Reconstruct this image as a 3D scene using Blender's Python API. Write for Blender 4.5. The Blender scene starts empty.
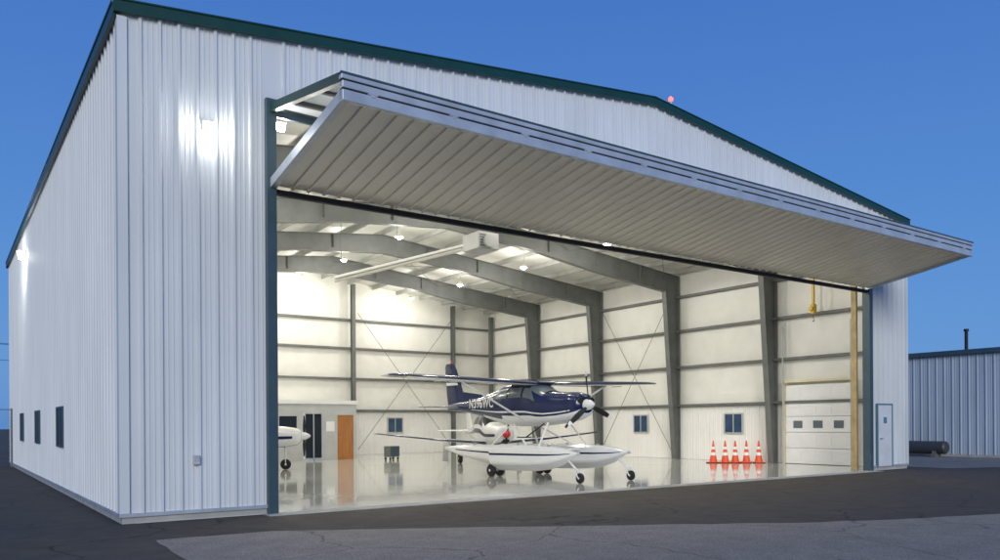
import bpy, math, random
from mathutils import Vector, Matrix
random.seed(4)
scn=bpy.context.scene
scn.view_settings.view_transform='Standard'
scn.view_settings.look='None'
scn.view_settings.exposure=0
COL=scn.collection

# ------------------------------------------------------------------ materials
def newmat(name):
    m=bpy.data.materials.new(name); m.use_nodes=True
    return m, m.node_tree.nodes, m.node_tree.links, m.node_tree.nodes["Principled BSDF"]
def mat(name,col,rough=.5,metal=0.,var=.1,scale=2.,bump=0.,bscale=40.,stretch=(1,1,1),spec=None,detail=5):
    m,N,L,b=newmat(name)
    b.inputs['Roughness'].default_value=rough; b.inputs['Metallic'].default_value=metal
    if spec is not None: b.inputs['Specular IOR Level'].default_value=spec
    tc=N.new('ShaderNodeTexCoord'); mp=N.new('ShaderNodeMapping'); mp.inputs['Scale'].default_value=stretch
    L.new(tc.outputs['Object'],mp.inputs['Vector'])
    n=N.new('ShaderNodeTexNoise'); n.inputs['Scale'].default_value=scale; n.inputs['Detail'].default_value=detail
    L.new(mp.outputs[0],n.inputs['Vector'])
    r=N.new('ShaderNodeValToRGB')
    r.color_ramp.elements[0].position=.3; r.color_ramp.elements[1].position=.7
    r.color_ramp.elements[0].color=(*[max(0,c*(1-var)) for c in col],1)
    r.color_ramp.elements[1].color=(*[min(1,c*(1+var*.5)) for c in col],1)
    L.new(n.outputs['Fac'],r.inputs[0]); L.new(r.outputs[0],b.inputs['Base Color'])
    mr=N.new('ShaderNodeMapRange'); mr.inputs[3].default_value=max(.03,rough-.05); mr.inputs[4].default_value=min(1,rough+.05)
    L.new(n.outputs['Fac'],mr.inputs[0]); L.new(mr.outputs[0],b.inputs['Roughness'])
    if bump>0:
        n2=N.new('ShaderNodeTexNoise'); n2.inputs['Scale'].default_value=bscale; n2.inputs['Detail'].default_value=4
        L.new(mp.outputs[0],n2.inputs['Vector'])
        bp=N.new('ShaderNodeBump'); bp.inputs['Strength'].default_value=bump; bp.inputs['Distance'].default_value=.02
        L.new(n2.outputs['Fac'],bp.inputs['Height']); L.new(bp.outputs[0],b.inputs['Normal'])
    return m
def emis(name,col,s):
    m,N,L,b=newmat(name)
    b.inputs['Base Color'].default_value=(*col,1)
    b.inputs['Emission Color'].default_value=(*col,1); b.inputs['Emission Strength'].default_value=s
    return m
def asphalt(name,c0,c1,crack=.5,rough=.8):
    m,N,L,b=newmat(name)
    b.inputs['Specular IOR Level'].default_value=.3
    tc=N.new('ShaderNodeTexCoord')
    def noise(s,d=6):
        n=N.new('ShaderNodeTexNoise'); n.inputs['Scale'].default_value=s; n.inputs['Detail'].default_value=d
        L.new(tc.outputs['Object'],n.inputs['Vector']); return n
    big=noise(.22,8); med=noise(2.2,8); fine=noise(70,3)
    r=N.new('ShaderNodeValToRGB'); r.color_ramp.elements[0].position=.36; r.color_ramp.elements[1].position=.64
    r.color_ramp.elements[0].color=(*c0,1); r.color_ramp.elements[1].color=(*c1,1)
    mx=N.new('ShaderNodeMath'); mx.operation='MULTIPLY_ADD'; mx.inputs[1].default_value=.45
    L.new(med.outputs['Fac'],mx.inputs[0])
    m2=N.new('ShaderNodeMath'); m2.operation='MULTIPLY'; m2.inputs[1].default_value=.55; L.new(big.outputs['Fac'],m2.inputs[0])
    L.new(m2.outputs[0],mx.inputs[2]); L.new(mx.outputs[0],r.inputs[0])
    mr=N.new('ShaderNodeMapRange'); mr.inputs[1].default_value=.3; mr.inputs[2].default_value=.7; mr.inputs[3].default_value=.4; mr.inputs[4].default_value=1.6
    L.new(fine.outputs['Fac'],mr.inputs[0])
    mul=N.new('ShaderNodeMix'); mul.data_type='RGBA'; mul.blend_type='MULTIPLY'; mul.inputs[0].default_value=1
    L.new(r.outputs[0],mul.inputs[6]); L.new(mr.outputs[0],mul.inputs[7])
    add=N.new('ShaderNodeMix'); add.data_type='RGBA'; add.blend_type='ADD'; add.inputs[0].default_value=.9
    L.new(tc.outputs['Object'],add.inputs[6]); w=noise(.9,4); L.new(w.outputs['Color'],add.inputs[7])
    v=N.new('ShaderNodeTexVoronoi'); v.feature='DISTANCE_TO_EDGE'; v.inputs['Scale'].default_value=.28
    L.new(add.outputs[2],v.inputs['Vector'])
    ck=N.new('ShaderNodeMapRange'); ck.inputs[1].default_value=.001; ck.inputs[2].default_value=.007; ck.inputs[3].default_value=1-crack; ck.inputs[4].default_value=1
    L.new(v.outputs['Distance'],ck.inputs[0])
    mul2=N.new('ShaderNodeMix'); mul2.data_type='RGBA'; mul2.blend_type='MULTIPLY'; mul2.inputs[0].default_value=1
    L.new(mul.outputs[2],mul2.inputs[6]); L.new(ck.outputs[0],mul2.inputs[7])
    L.new(mul2.outputs[2],b.inputs['Base Color'])
    rr=N.new('ShaderNodeMapRange'); rr.inputs[1].default_value=.35; rr.inputs[2].default_value=.65; rr.inputs[3].default_value=rough-.2; rr.inputs[4].default_value=min(1,rough+.1)
    L.new(big.outputs['Fac'],rr.inputs[0]); L.new(rr.outputs[0],b.inputs['Roughness'])
    bp=N.new('ShaderNodeBump'); bp.inputs['Strength'].default_value=.7; bp.inputs['Distance'].default_value=.012
    L.new(fine.outputs['Fac'],bp.inputs['Height']); L.new(bp.outputs[0],b.inputs['Normal'])
    return m

M_wall=mat('painted_siding',(.66,.70,.715),.55,0,.08,1.2,stretch=(1,1,.25),spec=.25)
M_green=mat('green_trim',(.007,.050,.038),.4,0,.15,3)
M_teal=mat('jamb_trim',(.045,.085,.11),.45,0,.15,3)
M_bteal=mat('blue_frame',(.10,.22,.30),.45,0,.1,3)
M_silver=mat('silver_trim',(.50,.55,.60),.35,.3,.15,3)
M_white=mat('liner_white',(.86,.855,.83),.5,0,.04,1,spec=.3)
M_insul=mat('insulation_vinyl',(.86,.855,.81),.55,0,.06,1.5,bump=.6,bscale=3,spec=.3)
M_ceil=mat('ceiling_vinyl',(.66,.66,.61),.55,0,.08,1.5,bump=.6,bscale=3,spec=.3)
M_steel=mat('frame_steel',(.15,.16,.155),.55,0,.2,2)
M_purlin=mat('purlin_steel',(.36,.37,.35),.5,0,.15,2)
M_dark=mat('dark_seal',(.012,.012,.014),.7)
M_soffit=mat('door_soffit',(.90,.84,.70),.3,0,.04,1,spec=.8)
M_conc=mat('concrete',(.42,.415,.39),.85,0,.2,2,.3,30)
M_roof=mat('roof_sheet',(.35,.37,.38),.5,.2,.1)
M_glass=mat('window_glass',(.02,.025,.03),.15,0,.1,spec=.35)
M_dglass=mat('dark_glass',(.012,.014,.018),.35,0,.1,spec=.15)
M_pglass=mat('door_glass',(.13,.16,.19),.15,0,.1)
M_blue=mat('blue_glass',(.035,.08,.16),.12,0,.3,3)
M_wood=mat('door_wood',(.42,.17,.045),.45,0,.25,3,stretch=(6,6,.6))
M_grey=mat('grey_paint',(.50,.51,.50),.5,0,.1)
M_tan=mat('tan_guide',(.46,.34,.16),.6,0,.25,4)
M_cream=mat('cream_frame',(.74,.66,.42),.5,0,.1,4)
M_yellow=mat('yellow_paint',(.75,.50,.03),.45)
M_orange=mat('cone_orange',(.80,.09,.02),.5,0,.08)
M_cwhite=mat('white_band',(.86,.86,.86),.4,0,.05)
M_black=mat('black_rubber',(.015,.015,.016),.75,0,.2,10)
M_navy=mat('navy_paint',(.008,.018,.075),.15,0,.1,1)
M_pwhite=mat('aircraft_white',(.76,.77,.78),.18,0,.04,1)
M_alu=mat('aluminium',(.6,.6,.6),.3,.8,.1)
M_red=mat('red_paint',(.6,.02,.02),.35)
M_pipe=mat('heater_tube',(.72,.70,.64),.4,.2,.1)
M_asph=asphalt('asphalt',(.060,.050,.038),(.100,.085,.066),.55,.9)
M_asph2=asphalt('worn_asphalt',(.24,.205,.16),(.335,.29,.23),.5,.95)
M_asph3=asphalt('grey_pavement',(.22,.20,.165),(.29,.265,.225),.3,.9)
M_lens=emis('lamp_lens',(1,.97,.9),60)
M_lens2=emis('wall_lamp_lens',(1,.98,.94),120)
M_redlens=emis('red_lens',(1,.03,.02),14)
M_floor,N,L,b=newmat('epoxy_floor')
tc=N.new('ShaderNodeTexCoord'); n1=N.new('ShaderNodeTexNoise'); n1.inputs['Scale'].default_value=.5; n1.inputs['Detail'].default_value=6; L.new(tc.outputs['Object'],n1.inputs['Vector'])
r=N.new('ShaderNodeValToRGB'); r.color_ramp.elements[0].position=.3; r.color_ramp.elements[1].position=.7; r.color_ramp.elements[0].color=(.53,.53,.49,1); r.color_ramp.elements[1].color=(.60,.60,.56,1)
L.new(n1.outputs['Fac'],r.inputs[0])
bk=N.new('ShaderNodeTexBrick'); bk.offset=0; bk.inputs['Scale'].default_value=1; bk.inputs['Brick Width'].default_value=6.15; bk.inputs['Row Height'].default_value=6.2; bk.inputs['Mortar Size'].default_value=.012
bk.inputs['Color1'].default_value=(1,1,1,1); bk.inputs['Color2'].default_value=(1,1,1,1); bk.inputs['Mortar'].default_value=(.45,.45,.45,1); L.new(tc.outputs['Object'],bk.inputs['Vector'])
mm=N.new('ShaderNodeMix'); mm.data_type='RGBA'; mm.blend_type='MULTIPLY'; mm.inputs[0].default_value=1; L.new(r.outputs[0],mm.inputs[6]); L.new(bk.outputs[0],mm.inputs[7]); L.new(mm.outputs[2],b.inputs['Base Color'])
mr=N.new('ShaderNodeMapRange'); mr.inputs[1].default_value=.3; mr.inputs[2].default_value=.7; mr.inputs[3].default_value=.04; mr.inputs[4].default_value=.09; L.new(n1.outputs['Fac'],mr.inputs[0]); L.new(mr.outputs[0],b.inputs['Roughness'])
b.inputs['IOR'].default_value=1.65
n3=N.new('ShaderNodeTexNoise'); n3.inputs['Scale'].default_value=1.3; n3.inputs['Detail'].default_value=2; L.new(tc.outputs['Object'],n3.inputs['Vector'])
bp=N.new('ShaderNodeBump'); bp.inputs['Strength'].default_value=.08; bp.inputs['Distance'].default_value=.02; L.new(n3.outputs['Fac'],bp.inputs['Height']); L.new(bp.outputs[0],b.inputs['Normal'])

# ------------------------------------------------------------------ mesh builder
class MB:
    def __init__(s): s.v=[]; s.f=[]; s.m=[]
    def add(s,vs,fs,m=0):
        o=len(s.v); s.v+= [tuple(v) for v in vs]
        for f in fs: s.f.append(tuple(i+o for i in f)); s.m.append(m)
    def box(s,x0,y0,z0,x1,y1,z1,m=0):
        s.add([(x0,y0,z0),(x1,y0,z0),(x1,y1,z0),(x0,y1,z0),(x0,y0,z1),(x1,y0,z1),(x1,y1,z1),(x0,y1,z1)],
              [(0,3,2,1),(4,5,6,7),(0,1,5,4),(1,2,6,5),(2,3,7,6),(3,0,4,7)],m); return s
    def hexa(s,p,m=0):
        s.add(p,[(0,3,2,1),(4,5,6,7),(0,1,5,4),(1,2,6,5),(2,3,7,6),(3,0,4,7)],m); return s
    def bar(s,p0,p1,w,h,m=0,up=(0,0,1)):
        p0=Vector(p0);p1=Vector(p1);d=(p1-p0).normalized();u=Vector(up)
        if abs(d.dot(u))>.98: u=Vector((0,1,0))
        a=d.cross(u).normalized()*w/2; b=a.cross(d).normalized()*h/2
        s.hexa([p0-a-b,p0+a-b,p1+a-b,p1-a-b,p0-a+b,p0+a+b,p1+a+b,p1-a+b],m); return s
    def cyl(s,p0,p1,r0,r1=None,n=14,m=0,flat=1.):
        if r1 is None: r1=r0
        p0=Vector(p0);p1=Vector(p1);d=(p1-p0).normalized();u=Vector((0,0,1))
        if abs(d.dot(u))>.95: u=Vector((1,0,0))
        a=d.cross(u).normalized(); b=a.cross(d).normalized()*flat
        vs=[];
        for p,r in((p0,r0),(p1,r1)):
            for i in range(n):
                t=2*math.pi*i/n; vs.append(p+a*math.cos(t)*r+b*math.sin(t)*r)
        fs=[(i,(i+1)%n,n+(i+1)%n,n+i) for i in range(n)]+[tuple(range(n))[::-1],tuple(range(n,2*n))]
        s.add(vs,fs,m); return s
    def rings(s,rs,m=0,mf=None,closed=True,cap=True):
        n=len(rs[0]); o=len(s.v)
        for r in rs: s.v+=[tuple(p) for p in r]
        for k in range(len(rs)-1):
            for i in range(n if closed else n-1):
                j=(i+1)%n
                s.f.append((o+k*n+i,o+k*n+j,o+(k+1)*n+j,o+(k+1)*n+i)); s.m.append(mf(k,i) if mf else m)
        if cap and closed:
            s.f.append(tuple(o+i for i in range(n))[::-1]); s.m.append(m)
            s.f.append(tuple(o+(len(rs)-1)*n+i for i in range(n))); s.m.append(m)
        return s
    def sph(s,c,r,m=0,n=12,sc=(1,1,1)):
        rs=[]
        for k in range(n//2+1):
            t=math.pi*k/(n//2); t=min(max(t,.02),math.pi-.02)
            rs.append([(c[0]+r*sc[0]*math.sin(t)*math.cos(2*math.pi*i/n),c[1]+r*sc[1]*math.sin(t)*math.sin(2*math.pi*i/n),c[2]+r*sc[2]*math.cos(t)) for i in range(n)])
        return s.rings(rs,m)
    def obj(s,name,mats,parent=None,smooth=False,recalc=True,bevel=0):
        me=bpy.data.meshes.new(name); me.from_pydata(s.v,[],s.f)
        for m in (mats if isinstance(mats,(list,tuple)) else [mats]): me.materials.append(m)
        for p,k in zip(me.polygons,s.m): p.material_index=k
        if recalc:
            import bmesh
            bm=bmesh.new(); bm.from_mesh(me); bmesh.ops.recalc_face_normals(bm,faces=bm.faces); bm.to_mesh(me); bm.free()
        if smooth:
            for p in me.polygons: p.use_smooth=True
            try: me.set_sharp_from_angle(angle=math.radians(smooth if smooth>1 else 40))
            except Exception: pass
        o=bpy.data.objects.new(name,me); COL.objects.link(o)
        if parent: o.parent=parent
        if bevel:
            b=o.modifiers.new('b','BEVEL'); b.width=bevel; b.segments=2; b.limit_method='ANGLE'
        return o
def root(name,label,cat,loc=(0,0,0),rz=0,group=None):
    e=bpy.data.objects.new(name,None); COL.objects.link(e); e.location=loc; e.rotation_euler=(0,0,rz)
    e.empty_display_size=.5
    e["label"]=label; e["category"]=cat
    if group: e["group"]=group
    return e
def light(kind,name,parent,loc,energy,col,**kw):
    l=bpy.data.lights.new(name,kind); l.energy=energy; l.color=col
    for k,v in kw.items(): setattr(l,k,v)
    o=bpy.data.objects.new(name,l); COL.objects.link(o); o.location=loc
    if parent: o.parent=parent
    return o

# ------------------------------------------------------------------ setting
def sheet(name,pts,z,m):
    b=MB(); b.add([(x,y,z) for x,y in pts],[tuple(range(len(pts)))]); o=b.obj(name,m,recalc=False); o["kind"]="structure"; return o
sheet('ground',[(-700,-700),(700,-700),(700,700),(-700,700)],0,M_asph)
edge=[(-.02,-9),(-.05,-4.2),(0,-2.3),(1.7,-2.35),(4.7,-4.1),(6.6,-5.3),(8.7,-6.6),(10.6,-7.4),(12.3,-7.9),(30,-13),(60,-22)]
pts=[]
for a,c in zip(edge[:-1],edge[1:]):
    k=max(1,int(math.dist(a,c)/.35)); k=min(k,40)
    for q in range(k):
        t=q/k; pts.append((a[0]+(c[0]-a[0])*t+random.uniform(-.03,.03),a[1]+(c[1]-a[1])*t+random.uniform(-.04,.04)))
pts+=[(60,-22),(60,-60),(-.2,-60)]
sheet('worn_road',pts,.004,M_asph2)
sheet('pavement',[(25.6,-1.0),(27.5,-1.7),(60,-9),(60,60),(26.2,60),(25.6,8)],.004,M_asph3)
fl=MB().box(.2,-.02,-.1,24.5,24.8,.014).obj('floor',M_floor); fl["kind"]="structure"
th=MB().box(2.3,-.42,-.1,22.5,-.022,.010).obj('concrete_threshold',M_conc); th["kind"]="structure"

# ------------------------------------------------------------------ hangar
W=24.7; D=25.0; EH=8.5; RH=9.8
def zr(x): return EH+(RH-EH)*(1-abs(x-W/2)/(W/2))
H=root('hangar','large white ribbed steel hangar with green trim and raised folding door','hangar')
def prof(L0,L1,pitch=.305,h=.032,extra=()):
    s=[(L0,0)]; k=math.ceil((L0+.05)/pitch)
    while k*pitch<L1-.05:
        c=k*pitch
        for ds,dh in((-.036,0),(-.020,h),(.020,h),(.036,0)):
            if L0<c+ds<L1: s.append((c+ds,dh))
        for q in (.36,.64):
            cc=c+q*pitch
            for ds,dh in((-.016,0),(-.008,.010),(.008,.010),(.016,0)):
                if L0<cc+ds<L1: s.append((cc+ds,dh))
        k+=1
    for e in extra: s.append((e,0))
    s.append((L1,0)); s.sort(); return s
def ribwall(b,P,L0,L1,z0,ztop,m=0,h=.045,pitch=.305,extra=()):
    pr=prof(L0,L1,pitch,h,extra)
    vs=[];fs=[]
    for (s,d) in pr:
        zt=ztop(s) if callable(ztop) else ztop
        x,y=P(s,d); vs+= [(x,y,z0),(x,y,zt)]
    for i in range(len(pr)-1): fs.append((2*i,2*i+2,2*i+3,2*i+1))
    b.add(vs,fs,m)
JL=2.44; JR=22.32; HZ=7.46
w=MB()
F=lambda s,d:(s,-d)
ribwall(w,F,0,JL,.12,lambda x:zr(x)-.1)
ribwall(w,F,JL,JR,HZ,lambda x:zr(x)-.1,extra=(W/2,))
ribwall(w,F,JR,W,.12,lambda x:zr(x)-.1)
w.obj('front_wall',M_wall,H,recalc=False)
w=MB(); ribwall(w,lambda s,d:(-d,s),0,D,.12,EH-.1); w.obj('side_wall',M_wall,H,recalc=False)
w=MB(); ribwall(w,lambda s,d:(W+d,s),0,D,.12,EH-.1); w.obj('side_wall',M_wall,H,recalc=False)
w=MB(); ribwall(w,lambda s,d:(s,D+d),0,W,.12,lambda x:zr(x)-.1,extra=(W/2,)); w.obj('rear_wall',M_wall,H,recalc=False)
for bx in ((-.01,-.012,-.1,JL-.05,.2,.125),(JR+.1,-.012,-.1,W+.01,.2,.125),(-.012,.2,-.1,.2,D,.125),(W-.2,.2,-.1,W+.012,D,.125),(.2,D-.2,-.1,W-.2,D+.012,.125)):
    MB().box(*bx).obj('foundation',M_conc,H)
for bx in ((-.055,-.055,.11,JL-.05,.0,.17),(JR+.1,-.055,.11,W+.055,0,.17),(-.055,.001,.11,0,D,.17),(W,.001,.11,W+.055,D,.17)):
    MB().box(*bx).obj('base_flashing',M_silver,H)
MB().box(-.053,-.053,.172,.10,.0,EH-.2).box(-.053,0.0005,.172,-.001,.12,EH-.2).obj('corner_trim',M_wall,H)
MB().box(W-.10,-.053,.172,W+.053,.0,EH-.2).box(W+.001,.0005,.172,W+.053,.12,EH-.2).obj('corner_trim',M_wall,H)
w=MB()
ya,yb=-.06,D+.06
xs=[-.06,W/2,W+.06]; zt=[EH-.012,RH,EH-.012]
for i in (0,1):
    x0,x1=xs[i],xs[i+1]; a,c=zt[i],zt[i+1]
    w.hexa([(x0,ya,a-.1),(x1,ya,c-.1),(x1,yb,c-.1),(x0,yb,a-.1),(x0,ya,a),(x1,ya,c),(x1,yb,c),(x0,yb,a)])
w.obj('roof',M_roof,H)
for (ya,yb) in((-.12,-.045),(D+.045,D+.12)):
    w=MB()
    for (x0,x1) in((-.10,W/2),(W/2,W+.10)):
        a,c=zr(x0)+.02,zr(x1)+.02
        w.hexa([(x0,ya,a-.18),(x1,ya,c-.18),(x1,yb,c-.18),(x0,yb,a-.18),(x0,ya,a),(x1,ya,c),(x1,yb,c),(x0,yb,a)])
        w.hexa([(x0,ya-.02,a+.001),(x1,ya-.02,c+.001),(x1,yb+.02,c+.001),(x0,yb+.02,a+.001),(x0,ya-.02,a+.025),(x1,ya-.02,c+.025),(x1,yb+.02,c+.025),(x0,yb+.02,a+.025)])
    w.obj('gable_trim',M_green,H)
for x0,x1 in((-.12,-.045),(W+.045,W+.12)):
    w=MB().box(x0,-.04,EH-.22,x1,D+.04,EH-.0)
    w.box(x0-.015 if x0<0 else x1,-.04,EH-.03,x0 if x0<0 else x1+.015,D+.04,EH+.015)
    w.obj('gutter',M_green,H)
MB().box(JL-.05,-.10,0,JL+.14,.16,HZ+.05).obj('door_jamb',M_teal,H,bevel=.008)
MB().box(JR-.06,-.10,0,JR+.13,.16,HZ+.05).obj('door_jamb',M_teal,H,bevel=.008)
MB().box(JL+.142,-.09,HZ-.10,JR-.062,.16,HZ+.055).obj('door_header',M_teal,H)
def zi(x): return zr(x)-.26
w=MB()
w.add([(24.46,.2,2.3),(24.46,24.76,2.3),(24.46,24.76,zi(24.46)),(24.46,.2,zi(24.46))],[(0,1,2,3)])
w.add([(.24,.2,0),(.24,24.76,0),(.24,24.76,zi(.24)),(.24,.2,zi(.24))],[(0,1,2,3)])
w.add([(.24,24.76,2.3),(W/2,24.76,2.3),(24.46,24.76,2.3),(24.46,24.76,zi(24.46)),(W/2,24.76,zi(W/2)),(.24,24.76,zi(.24))],[(0,1,2,3,4,5)])
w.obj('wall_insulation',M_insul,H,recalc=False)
w=MB()
w.add([(.2,.05,zi(.2)),(W/2,.05,zi(W/2)),(W/2,24.8,zi(W/2)),(.2,24.8,zi(.2))],[(0,1,2,3)])
w.add([(W/2,.05,zi(W/2)),(24.5,.05,zi(24.5)),(24.5,24.8,zi(24.5)),(W/2,24.8,zi(W/2))],[(0,1,2,3)])
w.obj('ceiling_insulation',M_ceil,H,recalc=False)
w=MB(); ribwall(w,lambda s,d:(24.42-d,s),.2,24.7,.02,2.3,h=.02); ribwall(w,lambda s,d:(s,24.72-d),.3,24.4,.02,2.3,h=.02)
w.obj('wall_liner',M_white,H,recalc=False)
def plateweb(b,top,bot,y,fw=.24,t=.02,wt=.008):
    n=len(top)
    for i in range(n-1):
        a,c=top[i],top[i+1]; e,f=bot[i],bot[i+1]
        b.hexa([(e[0],y-wt,e[1]),(f[0],y-wt,f[1]),(f[0],y+wt,f[1]),(e[0],y+wt,e[1]),
                (a[0],y-wt,a[1]),(c[0],y-wt,c[1]),(c[0],y+wt,c[1]),(a[0],y+wt,a[1])])
        for p,q in((a,c),(e,f)):
            b.bar((p[0],y,p[1]),(q[0],y,q[1]),t,fw,0,up=(0,1,0))
for fy in (.45,5,10,15,20):
    b=MB()
    zt=lambda x: zr(x)-.46
    for sgn in (1,-1):
        X=lambda x: x if sgn>0 else W-x
        xo=24.36; kd=.85
        top=[(X(xo),.02),(X(xo),zt(xo))]; bot=[(X(xo-.30),.02),(X(xo-kd),zt(xo-kd)-kd*.95)]
        plateweb(b,top,bot,fy)
        xs=[xo-kd, 19.5, 16, W/2]; dp=[kd*.95,.80,.66,.74]
        top=[(X(x),zt(x)) for x in xs]; bot=[(X(x),zt(x)-d) for x,d in zip(xs,dp)]
        plateweb(b,top,bot,fy)
        b.add([(X(xo),fy-.008,zt(xo)),(X(xo-kd),fy-.008,zt(xo-kd)),(X(xo-kd),fy-.008,zt(xo-kd)-kd*.95)],[(0,1,2)])
        b.bar((X(xo),fy,zt(xo)),(X(xo-kd),fy,zt(xo-kd)),.02,.24,0,up=(0,1,0))
        for x in (22,19.5,17,14.5):
            b.box(min(X(x),X(x)+.012),fy-.11,zt(x)-.55,max(X(x),X(x)+.012),fy+.11,zt(x)-.02)
    b.obj('steel_frame',M_steel,H)
for i in range(17):
    x=.75+i*(W-1.5)/16
    MB().box(x-.035,.2,zi(x)-.20,x+.035,24.7,zi(x)-.005).obj('purlin',M_purlin,H)
for z in (2.32,4.0,5.6,7.1):
    MB().box(24.22,.2,z,24.45,24.6,z+.05).box(24.22,.2,z+.05,24.235,24.6,z+.10).obj('girt',M_steel,H)
    MB().box(.5,24.52,z,24.2,24.75,z+.05).box(.5,24.52,z+.05,24.2,24.535,z+.10).obj('girt',M_steel,H)
for x in (3.0,9.1,15.4,21.6):
    MB().box(x-.1,24.3,.02,x+.1,24.32,zi(x)-.2).box(x-.006,24.32,.02,x+.006,24.5,zi(x)-.2).box(x-.1,24.5,.02,x+.1,24.515,zi(x)-.2).obj('endwall_column',M_steel,H)
MB().box(24.1,24.25,.02,24.3,24.45,7.9).obj('endwall_column',M_steel,H)
for p_,q_ in (((24.2,10.2,.3),(24.2,14.8,7.2)),((24.17,14.8,.3),(24.17,10.2,7.2)),((15.6,24.3,.3),(21.4,24.3,7.5)),((21.4,24.27,.3),(15.6,24.27,7.5))):
    MB().cyl(p_,q_,.013,n=6).obj('brace_rod',M_steel,H)
for (a,c) in(((15,20)),((5,10))):
    for s in(0,1):
        for (xa,xb) in((12.4,18),(18,23.5)):
            x0,x1=(xa,xb) if s else (xb,xa)
            MB().cyl((x0,a,zr(x0)-.7),(x1,c,zr(x1)-.7),.012,n=6).obj('brace_rod',M_steel,H)
def window(X,Y,axis,z0,z1,wd,side,gm=M_glass,fm=M_silver):
    f=MB(); g=MB(); t=.05
    def bx(b,a0,a1,q0,q1,n0,n1):
        n0,n1=sorted((n0*side,n1*side))
        if axis=='y': b.box(X+n0,Y+a0,q0,X+n1,Y+a1,q1)
        else: b.box(X+a0,Y+n0,q0,X+a1,Y+n1,q1)
    h=wd/2
    bx(f,-h-t,h+t,z0-t,z0,0,.045); bx(f,-h-t,h+t,z1,z1+t,0,.045)
    bx(f,-h-t,-h,z0,z1,0,.045); bx(f,h,h+t,z0,z1,0,.045); bx(f,-.02,.02,z0,z1,.0,.04)
    bx(g,-h,h,z0,z1,.0,.02)
    wo=g.obj('window',gm,H); fo=f.obj('frame',fm,wo); return wo
for y in (7.7,13.1,18.5): window(-.03,y,'y',1.16,2.04,1.15,-1,M_dglass,M_teal)
for y in (7.0,12.3): window(24.385,y,'y',1.2,1.95,.85,-1,M_blue,M_grey)
window(18.0,24.69,'x',1.2,1.95,.85,-1,M_blue,M_grey)
d=MB()
for k in range(5):
    z0=.03+k*.6; d.box(24.27,1.75,z0,24.33,4.45,z0+.585)
    for q in range(4):
        if k!=2: d.box(24.262,1.88+q*.64,z0+.08,24.27,2.38+q*.64,z0+.5)
dr=d.obj('overhead_door',M_cwhite,H,bevel=.006)
for q in range(3): MB().box(24.255,2.05+q*.84,1.38,24.268,2.43+q*.84,1.66).obj('window',M_pglass,dr)
MB().box(24.2,1.68,.02,24.36,1.74,3.12).box(24.2,4.46,.02,24.36,4.52,3.12).box(24.2,1.68,3.121,24.36,4.52,3.20).obj('frame',M_cream,dr)
for y in (1.70,4.50):
    MB().box(24.15,y-.02,.02,24.19,y+.02,5.3).obj('door_track',M_grey,dr)
pd=MB().box(22.78,-.075,.13,23.62,-.056,2.15).obj('entrance_door',mat('door_paint',(.68,.71,.74),.4),H,bevel=.004)
MB().box(22.725,-.085,.12,22.775,-.035,2.205).box(23.625,-.085,.12,23.675,-.035,2.205).box(22.776,-.085,2.155,23.624,-.035,2.205).obj('frame',M_bteal,pd)
MB().cyl((22.86,-.075,1.05),(22.86,-.13,1.05),.02).box(22.84,-.14,1.035,22.98,-.12,1.065).obj('handle',M_alu,pd)
MB().box(23.1,-.081,1.55,23.3,-.076,1.75).obj('door_sign',M_bteal,pd)

# folding door
AY=-3.2
BD=MB().box(JL+.15,-.06,HZ-.25,JR-.07,-.0,HZ-.12).obj('folding_door',M_teal,H)
L0,L1=JL+.02,JR-.04
def sl(b,pA,pB,t,x0,x1,m=0):
    (ya,za),(yb,zb)=pA,pB
    b.hexa([(x0,yb,zb-t),(x1,yb,zb-t),(x1,ya,za-t),(x0,ya,za-t),(x0,yb,zb),(x1,yb,zb),(x1,ya,za),(x0,ya,za)],m)
p=MB()
s=[(L0+.12,0)]; k=1
while L0+.12+k*.305<L1-.2:
    c=L0+.12+k*.305
    s+=[(c-.034,0),(c-.022,.032),(c+.022,.032),(c+.034,0)]
    k+=1
s.append((L1-.12,0))
vs=[];fs=[]
for q,dd in s: vs+=[(q,-.05,5.955-dd),(q,AY+.06,6.495-dd)]
for i in range(len(s)-1): fs.append((2*i,2*i+1,2*i+3,2*i+2))
p.add(vs,fs); lo=p.obj('lower_panel',M_soffit,BD,recalc=False)
p=MB(); sl(p,(-.05,6.06),(AY+.06,6.59),.06,L0+.12,L1-.12); p.obj('panel_back',M_insul,lo)
for a,c in((L0,L0+.118),(L1-.118,L1)):
    p=MB(); sl(p,(-.0,6.05),(AY+.02,6.60),.17,a,c); p.obj('panel_edge',M_silver,lo)
MB().box(L0,-.04,5.80,L1,.05,5.90).obj('bottom_seal',M_dark,lo)
p=MB(); sl(p,(-.12,7.40),(AY+.05,6.84),.05,L0+.1,L1-.1); up=p.obj('upper_panel',M_wall,BD)
for a,c in((L0,L0+.1),(L1-.1,L1)):
    p=MB(); sl(p,(-.11,7.42),(AY+.02,6.86),.15,a,c); p.obj('panel_edge',M_green,up)
n=11
for i in range(1,n):
    x=L0+(L1-L0)*i/n
    MB().bar((x,-.15,7.28),(x,AY+.1,6.74),.06,.10).obj('panel_frame',M_steel,up)
    MB().bar((x,-.1,6.12),(x,AY+.1,6.66),.06,.08).obj('panel_frame',M_steel,lo)
for t in (.3,.65): MB().bar((L0+.1,-.12+t*(AY+.1),7.30-.5*t),(L1-.1,-.12+t*(AY+.1),7.30-.5*t),.08,.10).obj('panel_frame',M_steel,up)
MB().box(L0,AY-.04,6.42,L1,AY+.05,6.585).obj('edge_rail',M_silver,lo,bevel=.01)
MB().box(L0,AY-.01,6.59,L1,AY+.05,6.612).obj('seam',M_dark,lo)
MB().box(L0,AY-.035,6.615,L1,AY+.05,6.72).obj('edge_rail',M_silver,up,bevel=.01)
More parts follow.
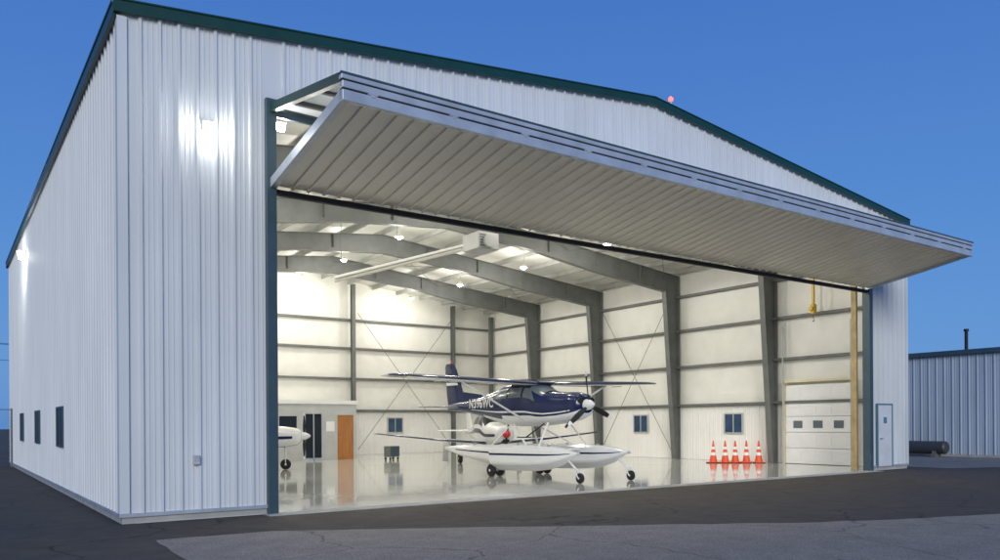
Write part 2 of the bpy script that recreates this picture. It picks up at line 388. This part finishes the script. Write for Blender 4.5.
MB().box(L0,AY-.02,6.722,L1,AY+.05,6.736).obj('seam',M_dark,up)
MB().box(L0-.02,AY-.05,6.74,L1+.02,AY+.05,6.81).obj('edge_rail',M_silver,up,bevel=.008)
MB().box(L0-.03,AY-.06,6.812,L1+.03,AY+.05,6.84).obj('top_flashing',M_teal,up)
for i in range(14):
    x=L0+.5+i*(L1-L0-1)/13
    MB().cyl((x-.08,AY-.03,6.601),(x+.08,AY-.03,6.601),.018,n=8).box(x-.03,AY-.048,6.56,x+.03,AY-.041,6.59).obj('hinge',M_silver,up)
MB().box(22.38,.45,.02,22.48,.62,7.3).box(22.35,.43,.02,22.379,.5,7.3).obj('guide_post',M_tan,H)

# ------------------------------------------------------------------ lamps
def ceiling_lamp(loc,drop):
    r=root('ceiling_lamp','small round high bay lamp hanging lit below the hangar roof','lamp',loc,group='high bay lamps under the hangar roof')
    b=MB(); b.rings([[(rr*math.cos(2*math.pi*i/20),rr*math.sin(2*math.pi*i/20),z) for i in range(20)] for rr,z in((.16,.0),(.155,.03),(.11,.07),(.06,.13))],cap=True)
    b.cyl((0,0,.13),(0,0,drop),.01,n=6)
    b.obj('lamp_shade',M_pipe,r,smooth=True)
    MB().sph((0,0,-.02),.10,sc=(1,1,.6)).obj('lamp_lens',M_lens,r,smooth=True)
    light('POINT','lamp_light',r,(0,0,-.4),215,(1,.955,.86),shadow_soft_size=.22)
    return r
for x in (6.2,11.8,17.7):
    for y in (2.6,7.4,12.5,17.5,22.3):
        z=zr(x)-1.05
        ceiling_lamp((x,y,z),zi(x)-z-.02)
def wall_lamp(loc,rz,lab,e,k=1.):
    r=root('wall_lamp',lab,'lamp',loc,rz,group='lit lamps on the hangar walls'); r.scale=(k,k,k)
    MB().box(-.13,-.07,-.08,.13,0,.12).hexa([(-.15,-.24,.10),(.15,-.24,.10),(.15,0,.13),(-.15,0,.13),(-.15,-.24,.12),(.15,-.24,.12),(.15,0,.15),(-.15,0,.15)]).obj('lamp_body',M_grey,r,bevel=.006)
    MB().hexa([(-.11,-.19,-.10),(.11,-.19,-.10),(.11,-.075,-.13),(-.11,-.075,-.13),(-.12,-.22,.09),(.12,-.22,.09),(.12,-.075,.10),(-.12,-.075,.10)]).obj('lamp_lens',M_lens2,r,bevel=.02)
    light('POINT','lamp_light',r,(0,-.38,-.05),e,(1,.98,.95),shadow_soft_size=.08)
wall_lamp((1.37,-.045,6.75),0,'lit metal wall lamp on white front siding of the hangar',11,.62)
wall_lamp((-.045,16.5,7.3),-math.pi/2,'lit metal wall lamp on the long side wall of the hangar',34,1.1)
wall_lamp((2.78,.3,7.15),0,'small lit lamp inside the folding door opening',16,.6)
r=root('warning_light','small red lit warning light standing on the roof ridge','light',(13.0,-.05,zr(13)+.045))
MB().cyl((0,0,0),(0,0,.12),.03).obj('base',M_grey,r); MB().sph((0,0,.17),.06).obj('lamp_lens',M_redlens,r,smooth=True)
light('POINT','lamp_light',r,(0,0,.3),2,(1,.05,.03),shadow_soft_size=.05)
r=root('electrical_box','small grey electrical box fixed on the white front siding','box',(1.15,-.045,1.02))
MB().box(-.055,-.06,-.08,.055,0,.08).obj('box_body',M_grey,r,bevel=.006); MB().box(-.045,-.068,-.01,.045,-.061,.07).obj('cover',M_silver,r)

r=root('tube_heater','long pale radiant tube heater with burner box hanging under hangar roof','heater',(10.2,4.6,6.75))
MB().box(-.35,-.4,-.22,.35,.4,.25).cyl((.0,-.4,0),(0,-.5,0),.2).obj('burner_box',M_grey,r,bevel=.02)
for k in range(5): MB().box(-.30,-.41,-.16+k*.075,-.02,-.401,-.12+k*.075).obj('louvre',M_steel,r)
MB().cyl((0,.4,0),(-1.2,7.4,-.05),.07).obj('tube',M_pipe,r,smooth=True)
for t in (.05,.5,.95):
    x=-1.2*t;y=.4+7*t; MB().cyl((x,y,.07),(x,y,2.1),.01,n=6).obj('hanger',M_steel,r)
MB().cyl((.2,-.2,.25),(.2,-.2,2.2),.012,n=6).obj('hanger',M_steel,r); MB().cyl((-.2,.2,.25),(-.2,.2,2.2),.012,n=6).obj('hanger',M_steel,r)
MB().hexa([(-.16,.45,.02),(.16,.45,.02),(-1.04,7.3,-.02),(-1.36,7.3,-.02),(-.05,.45,.12),(.05,.45,.12),(-1.15,7.3,.1),(-1.25,7.3,.1)]).obj('reflector',M_cwhite,r)

r=root('office_room','low grey and white office room with wooden door inside the hangar','room',(13.5,20,.014))
MB().box(-9,.0,0,-2.55,.12,2.65).box(-2.55,0,2.1,-1.65,.12,2.65).box(-1.65,0,0,-.95,.12,2.65).box(-.95,0,2.05,-.15,.12,2.65).box(-.15,0,0,0,4.6,2.65).box(-9,.12,2.5,-.15,4.6,2.64).obj('wall',M_grey,r)
MB().box(-9.05,-.06,2.55,.05,4.65,2.72).obj('roof_edge',M_cwhite,r)
dd=MB().box(-.95,.03,.0,-.15,.08,2.05).obj('door',M_wood,r); MB().cyl((-.85,.03,1),(-.85,-.04,1),.02).obj('handle',M_alu,dd)
g=MB().box(-2.55,.04,0,-1.65,.07,2.1).obj('glass_door',M_glass,r)
MB().box(-2.55,0.0,0,-2.48,.035,2.1).box(-1.72,0,0,-1.65,.035,2.1).box(-2.12,0,0,-2.07,.035,2.1).box(-2.478,0,.0,-1.722,.035,.1).obj('frame',M_silver,g)
MB().box(-3.7,-.01,1.0,-2.9,-.002,2.0).obj('window',M_glass,r)
MB().box(-1.5,-.02,1.3,-1.1,-.002,1.75).obj('notice_board',M_cwhite,r)
r=root('tool_cart','small dark grey rolling tool cart standing beside the office room','cart',(14.3,18.0,.014),.3)
MB().box(-.30,-.20,.13,.30,.20,.62).obj('cabinet',M_steel,r,bevel=.015)
for k in range(3): MB().box(-.28,-.215,.16+k*.15,.28,-.202,.30+k*.15).box(-.18,-.23,.25+k*.15,.18,-.216,.262+k*.15).obj('drawer',M_teal,r)
for sx in(-.24,.24):
    for sy in(-.15,.15): MB().cyl((sx,sy-.02,.06),(sx,sy+.02,.06),.06).obj('caster',M_black,r)

cone_pos=[(22.55,6.55,.014),(22.86,6.22,.014),(23.17,5.98,.014),(23.50,5.70,.014),(23.80,5.35,.014)]
e0=root('traffic_cone','orange traffic cone with white reflective bands standing on the floor','traffic cone',cone_pos[0],group='orange cones beside the hangar wall')
b=MB(); b.box(-.19,-.19,.022,.19,.19,.045,0)
zs=[(.035,.15,0),(.30,.108,0),(.30,.108,1),(.42,.09,1),(.42,.09,0),(.54,.072,0),(.54,.072,1),(.64,.057,1),(.64,.057,0),(.88,.022,0)]
rs=[[(rr*math.cos(2*math.pi*i/20),rr*math.sin(2*math.pi*i/20),z) for i in range(20)] for z,rr,_ in zs]
b.rings(rs,0,mf=lambda k,i: 1 if k in(2,6) else 0)
c0=b.obj('cone_body',[M_orange,M_cwhite],e0,smooth=30)
cb=MB().box(-.2,-.2,-.0,.2,.2,.02).obj('cone_base',M_black,e0)
for q_,p_ in enumerate(cone_pos[1:]):
    e=e0.copy(); COL.objects.link(e); e.location=p_; e.rotation_euler=(0,0,.3*q_)
    for ch in (c0,cb):
        q=ch.copy(); q.parent=e; COL.objects.link(q)

r=root('chain_hoist','yellow chain hoist on a bracket beside the overhead door','hoist',(23.9,3.0,5.3))
MB().box(-.10,-.08,.3,.10,.08,.65).cyl((-.11,0,.47),(-.2,0,.47),.08).obj('hoist_body',M_yellow,r,bevel=.02)
MB().box(-.04,-.04,.65,.04,.04,2.0).box(-.04,-.04,1.9,.5,.04,1.98).obj('bracket',M_yellow,r)
b=MB().cyl((.0,0,.3),(.0,0,.12),.012,n=6)
b.rings([[(.05*math.cos(a)+.012*math.cos(t)*math.cos(a),.012*math.sin(t),.06+.05*math.sin(a)+.012*math.cos(t)*math.sin(a)) for t in [2*math.pi*k/6 for k in range(6)]] for a in [math.pi*.5-q*.45 for q in range(11)]])
b.obj('chain_hook',M_dark,r)

# ------------------------------------------------------------------ aircraft
def sect(x,zt,zb,w,n=28,e=2.5):
    zc=(zt+zb)/2; h=(zt-zb)/2; out=[]
    for i in range(n):
        t=2*math.pi*i/n; c,s=math.cos(t),math.sin(t)
        out.append((x, w*math.copysign(abs(c)**(2/e),c), zc+h*math.copysign(abs(s)**(2/e),s)))
    return out
def lerpst(st,x):
    for a,b in zip(st[:-1],st[1:]):
        if a[0]>=x>=b[0]:
            t=(a[0]-x)/(a[0]-b[0])
            return tuple(a[k]+(b[k]-a[k])*t for k in range(4))
    return st[-1]
def airfoil(x,y,z,c,th,vert=False,n=9):
    up=[];lo=[]
    for k in range(n+1):
        q=(1-math.cos(math.pi*k/n))/2
        yt=5*th*c*(.2969*math.sqrt(q)-.126*q-.3516*q*q+.2843*q**3-.1015*q**4)
        cam=.02*c*math.sin(math.pi*q) if not vert else 0
        up.append((q,yt+cam)); lo.append((q,-yt*.8+cam))
    pts=up+lo[1:-1][::-1]
    if vert: return [(x-q*c,y+t,z) for q,t in pts]
    return [(x-q*c,y,z+t) for q,t in pts]
def patch(st,x0,x1,t0,t1,nx=5,nt=5,off=.008,x0b=None,e=2.5):
    b=MB(); vs=[]
    for i in range(nx+1):
        for j in range(nt+1):
            tt=t0+(t1-t0)*j/nt
            fx=x0+((x0b-x0)*j/nt if x0b is not None else 0)
            x=fx+(x1-fx)*i/nx
            _,zt,zb,w=lerpst(st,x); t=math.radians(tt); c,s=math.cos(t),math.sin(t)
            zc=(zt+zb)/2;h=(zt-zb)/2
            vs.append((x,(w+off)*math.copysign(abs(c)**(2/e),c),zc+(h+off)*math.copysign(abs(s)**(2/e),s)))
    fs=[(i*(nt+1)+j,(i+1)*(nt+1)+j,(i+1)*(nt+1)+j+1,i*(nt+1)+j+1) for i in range(nx) for j in range(nt)]
    b.add(vs,fs); return b
def wheel(parent,x,y,r,w,name='wheel'):
    b=MB(); pf=[(r*.55,w/2),(r*.85,w/2),(r*.97,w*.32),(r,0),(r*.97,-w*.32),(r*.85,-w/2),(r*.55,-w/2)]
    b.rings([[(x+rr*math.cos(2*math.pi*i/24),y+yy,r+rr*math.sin(2*math.pi*i/24)) for i in range(24)] for rr,yy in pf])
    o=b.obj(name,M_black,parent,smooth=50)
    MB().cyl((x,y-w*.42,r),(x,y+w*.42,r),r*.56,n=16).cyl((x,y-w*.55,r),(x,y+w*.55,r),r*.2,n=10).obj('rim',M_pwhite,o,smooth=True)
    return o
def propeller(parent,x,z,R,nb,ph,tip=True):
    b=MB()
    for k in range(nb):
        a=ph+2*math.pi*k/nb; rs=[]
        for q,(f,ch) in enumerate(((.06,.06),(.18,.10),(.35,.155),(.6,.16),(.85,.12),(.97,.08),(1,.03))):
            rr=R*f; tw=math.radians(62-45*f)
            ring=[]
            for j in range(8):
                t=2*math.pi*j/8; u=ch/2*math.cos(t); v=max(.006,.022*(1-f))*math.sin(t)
                tx=u*math.sin(tw)+v*math.cos(tw); tt=u*math.cos(tw)-v*math.sin(tw)
                ring.append((x+tx, rr*math.cos(a)-tt*math.sin(a), z+rr*math.sin(a)+tt*math.cos(a)))
            rs.append(ring)
        b.rings(rs,0,mf=lambda k_,i_: 1 if (tip and k_>=4) else 0)
    return b.obj('propeller',[M_dark,M_cwhite],parent,smooth=True)
def bothwing(P,secs,mats,mf,name='wing'):
    out=[]
    for s in (1,-1):
        rs=[airfoil(x,y*s,z,c,th) for (x,y,z,c,th) in secs]
        out.append(MB().rings(rs,0,mf=mf).obj(name,mats,P,smooth=50))
    return out
def fuselage(P,st,mats,lowseg,n=28):
    S=[]
    for a,b_ in zip(st[:-1],st[1:]):
        k=3
        for q in range(k):
            t=q/k; S.append(tuple(a[i]+(b_[i]-a[i])*t for i in range(4)))
    S.append(st[-1])
    rs=[sect(*s,n=n) for s in S]
    def mf(k,i):
        a=360*(i+.5)/n; lo=lowseg(S[k][0])
        return 1 if 270-lo<a<270+lo else 0
    return MB().rings(rs,0,mf=mf).obj('fuselage',mats,P,smooth=40)

def floatplane():
    P=root('floatplane','navy and white high wing floatplane on amphibious floats in the hangar','aeroplane',(12.30,4.95,.014),-math.pi/2)
    st=[(2.46,2.33,1.88,.24),(2.36,2.42,1.77,.36),(2.1,2.48,1.68,.42),(1.6,2.50,1.60,.46),(1.05,2.54,1.55,.50),(.8,2.62,1.53,.53),(.5,2.80,1.52,.55),(.2,2.86,1.51,.56),(-.6,2.86,1.51,.56),
        (-1.1,2.80,1.55,.52),(-1.7,2.66,1.66,.44),(-2.5,2.50,1.82,.32),(-3.4,2.40,1.96,.21),(-4.2,2.34,2.05,.12),(-4.85,2.28,2.10,.05)]
    fuselage(P,st,[M_navy,M_pwhite],lambda x: 60 if x>-.9 else (46 if x>-2 else 28))
    for s in (1,-1):
        A=(lambda t:t) if s>0 else (lambda t:180-t)
        for (x0,x1,x0b) in((.78,.22,.50),(.12,-.52,None),(-.62,-1.25,None)):
            patch(st,x0,x1,A(12),A(42),x0b=x0b).obj('window',M_pglass,P,smooth=True)
        patch(st,.15,-.55,A(-26),A(8),off=.006).obj('door',M_navy,P,smooth=True)
    patch(st,1.02,.46,38,142,off=.01,nx=4,nt=10).obj('windshield',M_pglass,P,smooth=True)
    for s in (1,-1):
        A=(lambda t:t) if s>0 else (lambda t:180-t)
        patch(st,2.2,-3.0,A(-17),A(-13),nx=14,nt=1,off=.009).obj('stripe',M_pwhite,P,smooth=True)
    rs=[[(x,r*math.cos(2*math.pi*i/16),2.11+r*math.sin(2*math.pi*i/16)) for i in range(16)] for x,r in((2.47,.16),(2.6,.14),(2.72,.08),(2.78,.02))]
    MB().rings(rs).obj('spinner',M_pwhite,P,smooth=True)
    propeller(P,2.56,2.11,.94,3,math.radians(97))
    for s in(1,-1): MB().cyl((2.40,.2*s,2.22),(2.475,.2*s,2.22),.09,n=16).obj('air_intake',M_dark,P)
    MB().cyl((2.0,-.2,1.66),(1.85,-.25,1.48),.035).obj('exhaust',M_dark,P)
    secs=[(.70,.3,2.78,1.38,.12),(.68,2.4,2.83,1.36,.12),(.60,3.6,2.87,1.2,.115),(.52,4.55,2.90,1.02,.11),(.46,4.9,2.91,.88,.09),(.30,5.03,2.90,.55,.05)]
    wg=bothwing(P,secs,[M_pwhite,M_navy],lambda k,i: 1 if (k>=3 or i in(0,1,2,17)) else 0)
    MB().rings([airfoil(.71,y,2.80,1.39,.125) for y in(-.31,.31)]).obj('wing_root',M_navy,P,smooth=50)
    for s,w_ in zip((1,-1),wg):
        MB().cyl((.35,.5*s,1.66),(.28,2.75*s,2.80),.06,n=10,flat=.4).obj('wing_strut',M_pwhite,P,smooth=True)
        MB().box(-.66,2.5*s-.9,2.80,-.63,2.5*s+.9,2.815).obj('flap_edge',M_navy,w_)
        MB().box(-.1,3.4*s-.01,2.775,.35,3.4*s+.01,2.80).obj('aileron_hinge',M_grey,w_)
    rs=[]
    for z,xle,c in((2.28,-3.55,1.35),(2.6,-3.85,1.12),(3.2,-4.15,.9),(3.62,-4.38,.70),(3.72,-4.5,.5)):
        rs.append(airfoil(xle,0,z,c,.09,vert=True))
    MB().rings(rs,0).obj('tail_fin',[M_navy,M_pwhite],P,smooth=50)
    for s in (1,-1): MB().hexa([(-4.15,.052*s,2.95),(-4.95,.02*s,2.95),(-4.95,.024*s,2.955),(-4.15,.056*s,2.955),(-4.22,.050*s,3.07),(-4.98,.02*s,3.07),(-4.98,.024*s,3.075),(-4.22,.054*s,3.075)]).obj('stripe',M_pwhite,P)
    MB().hexa([(-2.3,-.02,2.5),(-2.3,.02,2.5),(-3.9,.03,2.3),(-3.9,-.03,2.3),(-2.31,-.01,2.52),(-2.31,.01,2.52),(-3.9,.015,2.70),(-3.9,-.015,2.70)]).obj('dorsal_fin',M_navy,P)
    secs=[(-3.95,.05,2.17,.95,.09),(-4.05,.9,2.17,.82,.09),(-4.12,1.55,2.17,.68,.08),(-4.2,1.65,2.17,.45,.05)]
    bothwing(P,secs,[M_pwhite,M_navy],lambda k,i:1 if (i in(0,1) or k==2) else 0,'tailplane')
    cu=bpy.data.curves.new('reg','FONT'); cu.body='N396WC'; cu.size=.42; cu.extrude=.003; cu.offset=.006; cu.space_character=1.1
    t=bpy.data.objects.new('tmp',cu); COL.objects.link(t); bpy.context.view_layer.update()
    me=bpy.data.meshes.new_from_object(t.evaluated_get(bpy.context.evaluated_depsgraph_get())); bpy.data.objects.remove(t)
    me.materials.clear(); me.materials.append(M_pwhite)
    o=bpy.data.objects.new('registration_marking',me); COL.objects.link(o); o.parent=P
    o.location=(-3.05,-.315,2.12); o.rotation_euler=(math.radians(90),0,math.radians(-8.5))
    o=bpy.data.objects.new('registration_marking',me); COL.objects.link(o); o.parent=P
    o.location=(-1.45,.54,2.12); o.rotation_euler=(math.radians(90),0,math.radians(180+8.5))
    for s in(1,-1):
        y0=.93*s
        fs=[(3.15,.80,.76,.02),(2.95,.84,.66,.11),(2.6,.88,.48,.22),(2.1,.92,.33,.30),(1.4,.94,.25,.35),(.3,.94,.21,.37),(-.45,.93,.20,.37),(-.5,.93,.34,.36),(-1.5,.91,.43,.31),(-2.6,.88,.57,.21),(-3.5,.85,.74,.06)]
        rs=[]
        for x,zt,zb,w_ in fs:
            h=zt-zb
            rs.append([(x,y0+w_*.45,zt+.03*(h>.2)),(x,y0+w_*.92,zt-.06*h),(x,y0+w_,zt-.2*h),(x,y0+w_,zb+.36*h),(x,y0+w_*.9,zb+.27*h),(x,y0,zb),(x,y0-w_*.9,zb+.27*h),(x,y0-w_,zb+.36*h),(x,y0-w_,zt-.2*h),(x,y0-w_*.92,zt-.06*h),(x,y0-w_*.45,zt+.03*(h>.2))])
        Fo=MB().rings(rs).obj('float',M_pwhite,P,smooth=18)
        for sd in (1,-1):
            MB().rings([[(x,y0+sd*(w_*1.0+.004),zt-.28*(zt-zb)),(x,y0+sd*(w_*1.0+.004),zt-.36*(zt-zb))] for x,zt,zb,w_ in fs[1:-1]],closed=False).obj('stripe',M_navy,Fo,recalc=False)
        MB().sph((3.17,y0,.78),.045,sc=(1,1.2,1)).obj('bumper',M_grey,Fo,smooth=True)
        MB().hexa([(-3.4,y0-.012,.35),(-3.4,y0+.012,.35),(-3.75,y0+.012,.35),(-3.75,y0-.012,.35),(-3.43,y0-.012,.9),(-3.43,y0+.012,.9),(-3.65,y0+.012,.9),(-3.65,y0-.012,.9)]).obj('water_rudder',M_alu,Fo)
        MB().cyl((2.75,y0,.60),(3.22,y0,.28),.03,n=8).bar((3.12,y0-.075,.35),(3.24,y0-.075,.14),.03,.02).bar((3.12,y0+.075,.35),(3.24,y0+.075,.14),.03,.02).bar((3.14,y0-.08,.35),(3.14,y0+.08,.35),.03,.03).obj('nose_gear_leg',M_pwhite,Fo)
        wheel(P,3.24,y0,.14,.10)
        for q in(-.15,.15): wheel(P,-.66,y0+q,.19,.13)
        MB().bar((-.35,y0,.5),(-.66,y0,.19),.09,.07).cyl((-.66,y0-.17,.19),(-.66,y0+.17,.19),.025,n=8).obj('main_gear_leg',M_pwhite,Fo)
        for (xa,xb,zb_) in((1.45,1.25,1.62),(-.9,-.55,1.58),(.9,-.4,1.58)):
            MB().cyl((xa,y0*.98,.94),(xb,.40*s,zb_),.032,n=8,flat=.6).obj('float_strut',M_pwhite,P,smooth=True)
        for q in (1.9,.5,-1.8): MB().box(q-.05,y0-.02,.93,q+.05,y0+.02,1.0).obj('mooring_cleat',M_alu,Fo)
    for x in(1.45,-.9): MB().cyl((x,-.93,.84),(x,.93,.84),.035,n=8).obj('spreader_bar',M_pwhite,P,smooth=True)
    MB().cyl((1.45,-.6,.95),(-.9,.6,.95),.008,n=5).obj('brace_wire',M_alu,P); MB().cyl((1.45,.6,.97),(-.9,-.6,.97),.008,n=5).obj('brace_wire',M_alu,P)
    MB().cyl((-.2,0,2.85),(-.4,0,3.15),.012,n=6).obj('antenna',M_pwhite,P); MB().cyl((-1.0,.1,2.78),(-1.2,.1,3.05),.01,n=6).obj('antenna',M_pwhite,P)
    MB().sph((-4.62,0,3.76),.04).obj('beacon',M_red,P)
    MB().cyl((1.1,-.42,1.6),(.5,-.62,1.20),.02).box(.2,-.75,1.18,.6,-.5,1.21).obj('step',M_dark,P)
    return P
floatplane()

def lowplane(loc,rz,label,spin,phase,stripe):
    P=root('light_aeroplane',label,'aeroplane',loc,rz)
    st=[(2.30,1.38,1.0,.20),(2.18,1.48,.88,.34),(1.7,1.55,.80,.42),(1.1,1.60,.74,.48),(.75,1.66,.72,.50),(.3,1.98,.70,.52),(-.1,2.06,.70,.53),(-.8,2.03,.72,.52),(-1.4,1.78,.80,.44),(-2.2,1.55,.92,.32),(-3.2,1.42,1.05,.19),(-4.2,1.35,1.15,.08)]
    fuselage(P,st,[M_pwhite,stripe],lambda x:26)
    for s in(1,-1):
        A=(lambda t:t) if s>0 else (lambda t:180-t)
        patch(st,.5,-.0,A(14),A(52),x0b=.3).obj('window',M_glass,P,smooth=True)
        patch(st,-.1,-.9,A(14),A(52)).obj('window',M_glass,P,smooth=True)
        patch(st,2.0,-3.2,A(-8),A(2),nx=18,nt=1,off=.006).obj('stripe',stripe,P,smooth=True)
    patch(st,.74,.28,35,145,off=.01,nx=4,nt=10).obj('windshield',M_glass,P,smooth=True)
    MB().rings([[(x,r*math.cos(2*math.pi*i/16),1.2+r*math.sin(2*math.pi*i/16)) for i in range(16)] for x,r in((2.31,.15),(2.45,.13),(2.57,.07),(2.62,.02))]).obj('spinner',spin,P,smooth=True)
    propeller(P,2.4,1.2,.86,2,phase)
    secs=[(.70,.35,.82,1.35,.12),(.55,2.2,.96,1.05,.11),(.42,3.7,1.12,.80,.10),(.36,4.6,1.22,.62,.09),(.28,4.75,1.23,.40,.05)]
    bothwing(P,secs,[M_pwhite,M_navy],lambda k,i:1 if (k>=2 or i in (0,1,17)) else 0)
    MB().rings([airfoil(xl,0,z,c,.09,vert=True) for z,xl,c in((1.3,-3.0,1.3),(1.7,-3.4,1.0),(2.4,-3.85,.65),(2.5,-3.95,.4))]).obj('tail_fin',M_pwhite,P,smooth=50)
    bothwing(P,[(-3.35,.05,1.3,.9,.09),(-3.5,1.4,1.3,.7,.09),(-3.6,1.5,1.3,.4,.05)],[M_pwhite],lambda k,i:0,'tailplane')
    wheel(P,1.75,0,.19,.12)
    MB().cyl((1.72,0,.85),(1.75,0,.42),.035,n=8).bar((1.75,-.09,.42),(1.75,-.09,.19),.03,.03).bar((1.75,.09,.42),(1.75,.09,.19),.03,.03).bar((1.75,-.1,.42),(1.75,.1,.42),.03,.03).obj('nose_gear_leg',M_pwhite,P)
    for s in(1,-1):
        wheel(P,-.15,1.25*s,.21,.14)
        MB().cyl((-.1,1.2*s,.86),(-.15,1.16*s,.21),.04,n=8).cyl((-.15,1.14*s,.21),(-.15,1.3*s,.21),.02,n=8).obj('main_gear_leg',M_pwhite,P)
    return P
lowplane((15.9,12.4,.014),math.atan2(-.94,-.34),'white low wing light aeroplane with red spinner parked behind floatplane',M_red,math.radians(80),M_navy)
lowplane((6.1,14.2,.014),math.atan2(-.40,.92),'white low wing light aeroplane parked beside the office room',M_pwhite,math.radians(85),M_navy)

# ------------------------------------------------------------------ neighbours
B=root('storage_building','low pale blue ribbed metal building with dark roof edge','building',(35.1,-10,0))
w=MB(); ribwall(w,lambda s,d:(-d,s),0,45,.1,4.65,h=.04,pitch=.35); ribwall(w,lambda s,d:(s,-d),0,16,.1,4.65,h=.04,pitch=.35); ribwall(w,lambda s,d:(16+d,s),0,45,.1,4.65); ribwall(w,lambda s,d:(s,45+d),0,16,.1,4.65)
w.obj('wall',mat('blue_siding',(.42,.50,.57),.5,0,.1,1,stretch=(1,1,.3)),B,recalc=False)
MB().hexa([(-.2,-.2,4.6),(8,-.2,5.2),(8,45.2,5.2),(-.2,45.2,4.6),(-.2,-.2,4.8),(8,-.2,5.4),(8,45.2,5.4),(-.2,45.2,4.8)]).hexa([(8,-.2,5.2),(16.2,-.2,4.6),(16.2,45.2,4.6),(8,45.2,5.2),(8,-.2,5.4),(16.2,-.2,4.8),(16.2,45.2,4.8),(8,45.2,5.4)]).obj('roof',M_teal,B)
MB().box(-.02,-.02,0,16.02,45.02,.12).obj('foundation',M_conc,B)
MB().cyl((2.0,13.6,4.7),(2.0,13.6,5.85),.075,n=12).cyl((2.0,13.6,5.85),(2.0,13.6,5.95),.12,.10,n=12).obj('vent_pipe',M_dark,B)
T=root('fuel_tank','dark cylindrical storage tank lying on cradles beside a metal building','tank',(34.3,4.35,.004))
MB().cyl((0,-1.1,.42),(0,1.1,.42),.29,n=24).cyl((0,-1.16,.42),(0,-1.1,.42),.24,.29,n=24).cyl((0,1.1,.42),(0,1.16,.42),.29,.24,n=24).obj('tank_shell',mat('tank_paint',(.05,.055,.06),.5),T,smooth=40)
for q in (-.7,.7): MB().box(-.25,q-.08,0,.25,q+.08,.28).obj('cradle',M_steel,T)
Fz=root('chain_link_fence','grey chain link fence with steel posts behind the hangar side','fence',(-12,23,0))
for i in range(5): MB().cyl((i*2.98,0,0),(i*2.98,0,2.35),.03,n=8).obj('post',M_steel,Fz)
MB().cyl((0,0,2.3),(11.9,0,2.3),.02,n=6).obj('rail',M_steel,Fz)
b=MB(); s=.13
k=-18
while k*s<12:
    for sg in(1,-1):
        x0=k*s; z0,z1=(.03,2.28) if sg>0 else (2.28,.03)
        a=max(0,-x0); e=min(2.25,11.9-x0)
        if e>a:
            f=lambda q:(x0+q,0.0,z0+(z1-z0)*q/2.25)
            b.bar(f(a),f(e),.006,.006)
    k+=1
b.obj('wire_mesh',M_steel,Fz)
U=root('utility_pole','wooden utility pole with crossarm and wires behind the fence','utility pole',(-22,45,0))
MB().cyl((0,0,0),(0,0,9),.15,.1).obj('pole',mat('pole_wood',(.12,.08,.05),.8),U)
MB().box(-1.1,-.06,8.3,1.1,.06,8.42).obj('crossarm',M_tan,U)
for zz,dx in((8.45,-1),(8.45,1),(7.4,0)):
    b=MB()
    pts=[(dx+60*t,2*t,zz-1.6*4*t*(1-t)) for t in [q/12 for q in range(13)]]
    for p_,q_ in zip(pts[:-1],pts[1:]): b.cyl(p_,q_,.015,n=5)
    b.obj('wire',M_dark,U)
# ------------------------------------------------------------------ world + sun
wd=bpy.data.worlds.new("World"); scn.world=wd; wd.use_nodes=True
N=wd.node_tree.nodes; L=wd.node_tree.links; bg=N['Background']
sky=N.new('ShaderNodeTexSky'); sky.sky_type='NISHITA'; sky.sun_disc=False
sky.sun_elevation=math.radians(3); sky.sun_rotation=math.radians(215)
tc=N.new('ShaderNodeTexCoord'); sp=N.new('ShaderNodeSeparateXYZ'); L.new(tc.outputs['Generated'],sp.inputs[0])
rp=N.new('ShaderNodeValToRGB'); L.new(sp.outputs['Z'],rp.inputs[0])
cr=rp.color_ramp; cr.elements[0].position=0; cr.elements[0].color=(.085,.265,.63,1)
cr.elements[1].position=.5; cr.elements[1].color=(.042,.145,.49,1)
mx=N.new('ShaderNodeMix'); mx.data_type='RGBA'; mx.blend_type='ADD'; mx.inputs[0].default_value=1
sc_=N.new('ShaderNodeMix'); sc_.data_type='RGBA'; sc_.blend_type='MULTIPLY'; sc_.inputs[0].default_value=1
L.new(sky.outputs[0],sc_.inputs[6]); sc_.inputs[7].default_value=(.02,.026,.036,1)
L.new(rp.outputs[0],mx.inputs[6]); L.new(sc_.outputs[2],mx.inputs[7])
L.new(mx.outputs[2],bg.inputs[0]); bg.inputs[1].default_value=1.0
sl_=bpy.data.lights.new('sun','SUN'); sl_.energy=1.75; sl_.angle=math.radians(25); sl_.color=(1,.97,.90)
so=bpy.data.objects.new('sun',sl_); COL.objects.link(so)
dv=Vector((.46,.76,-.28)); so.rotation_euler=dv.to_track_quat('-Z','Y').to_euler()

# ------------------------------------------------------------------ camera
cam=bpy.data.cameras.new('camera'); co=bpy.data.objects.new('camera',cam); COL.objects.link(co)
cam.lens=28.5; cam.sensor_width=36; cam.shift_y=.144; cam.clip_end=2500; cam.clip_start=.1
yaw=-math.atan2(.578,.816)
co.matrix_world=Matrix.Translation((-2.44,-14.14,1.6))@Matrix.Rotation(yaw,4,'Z')@Matrix.Rotation(math.pi/2,4,'X')@Matrix.Rotation(math.radians(-.35),4,'Z')
scn.camera=co
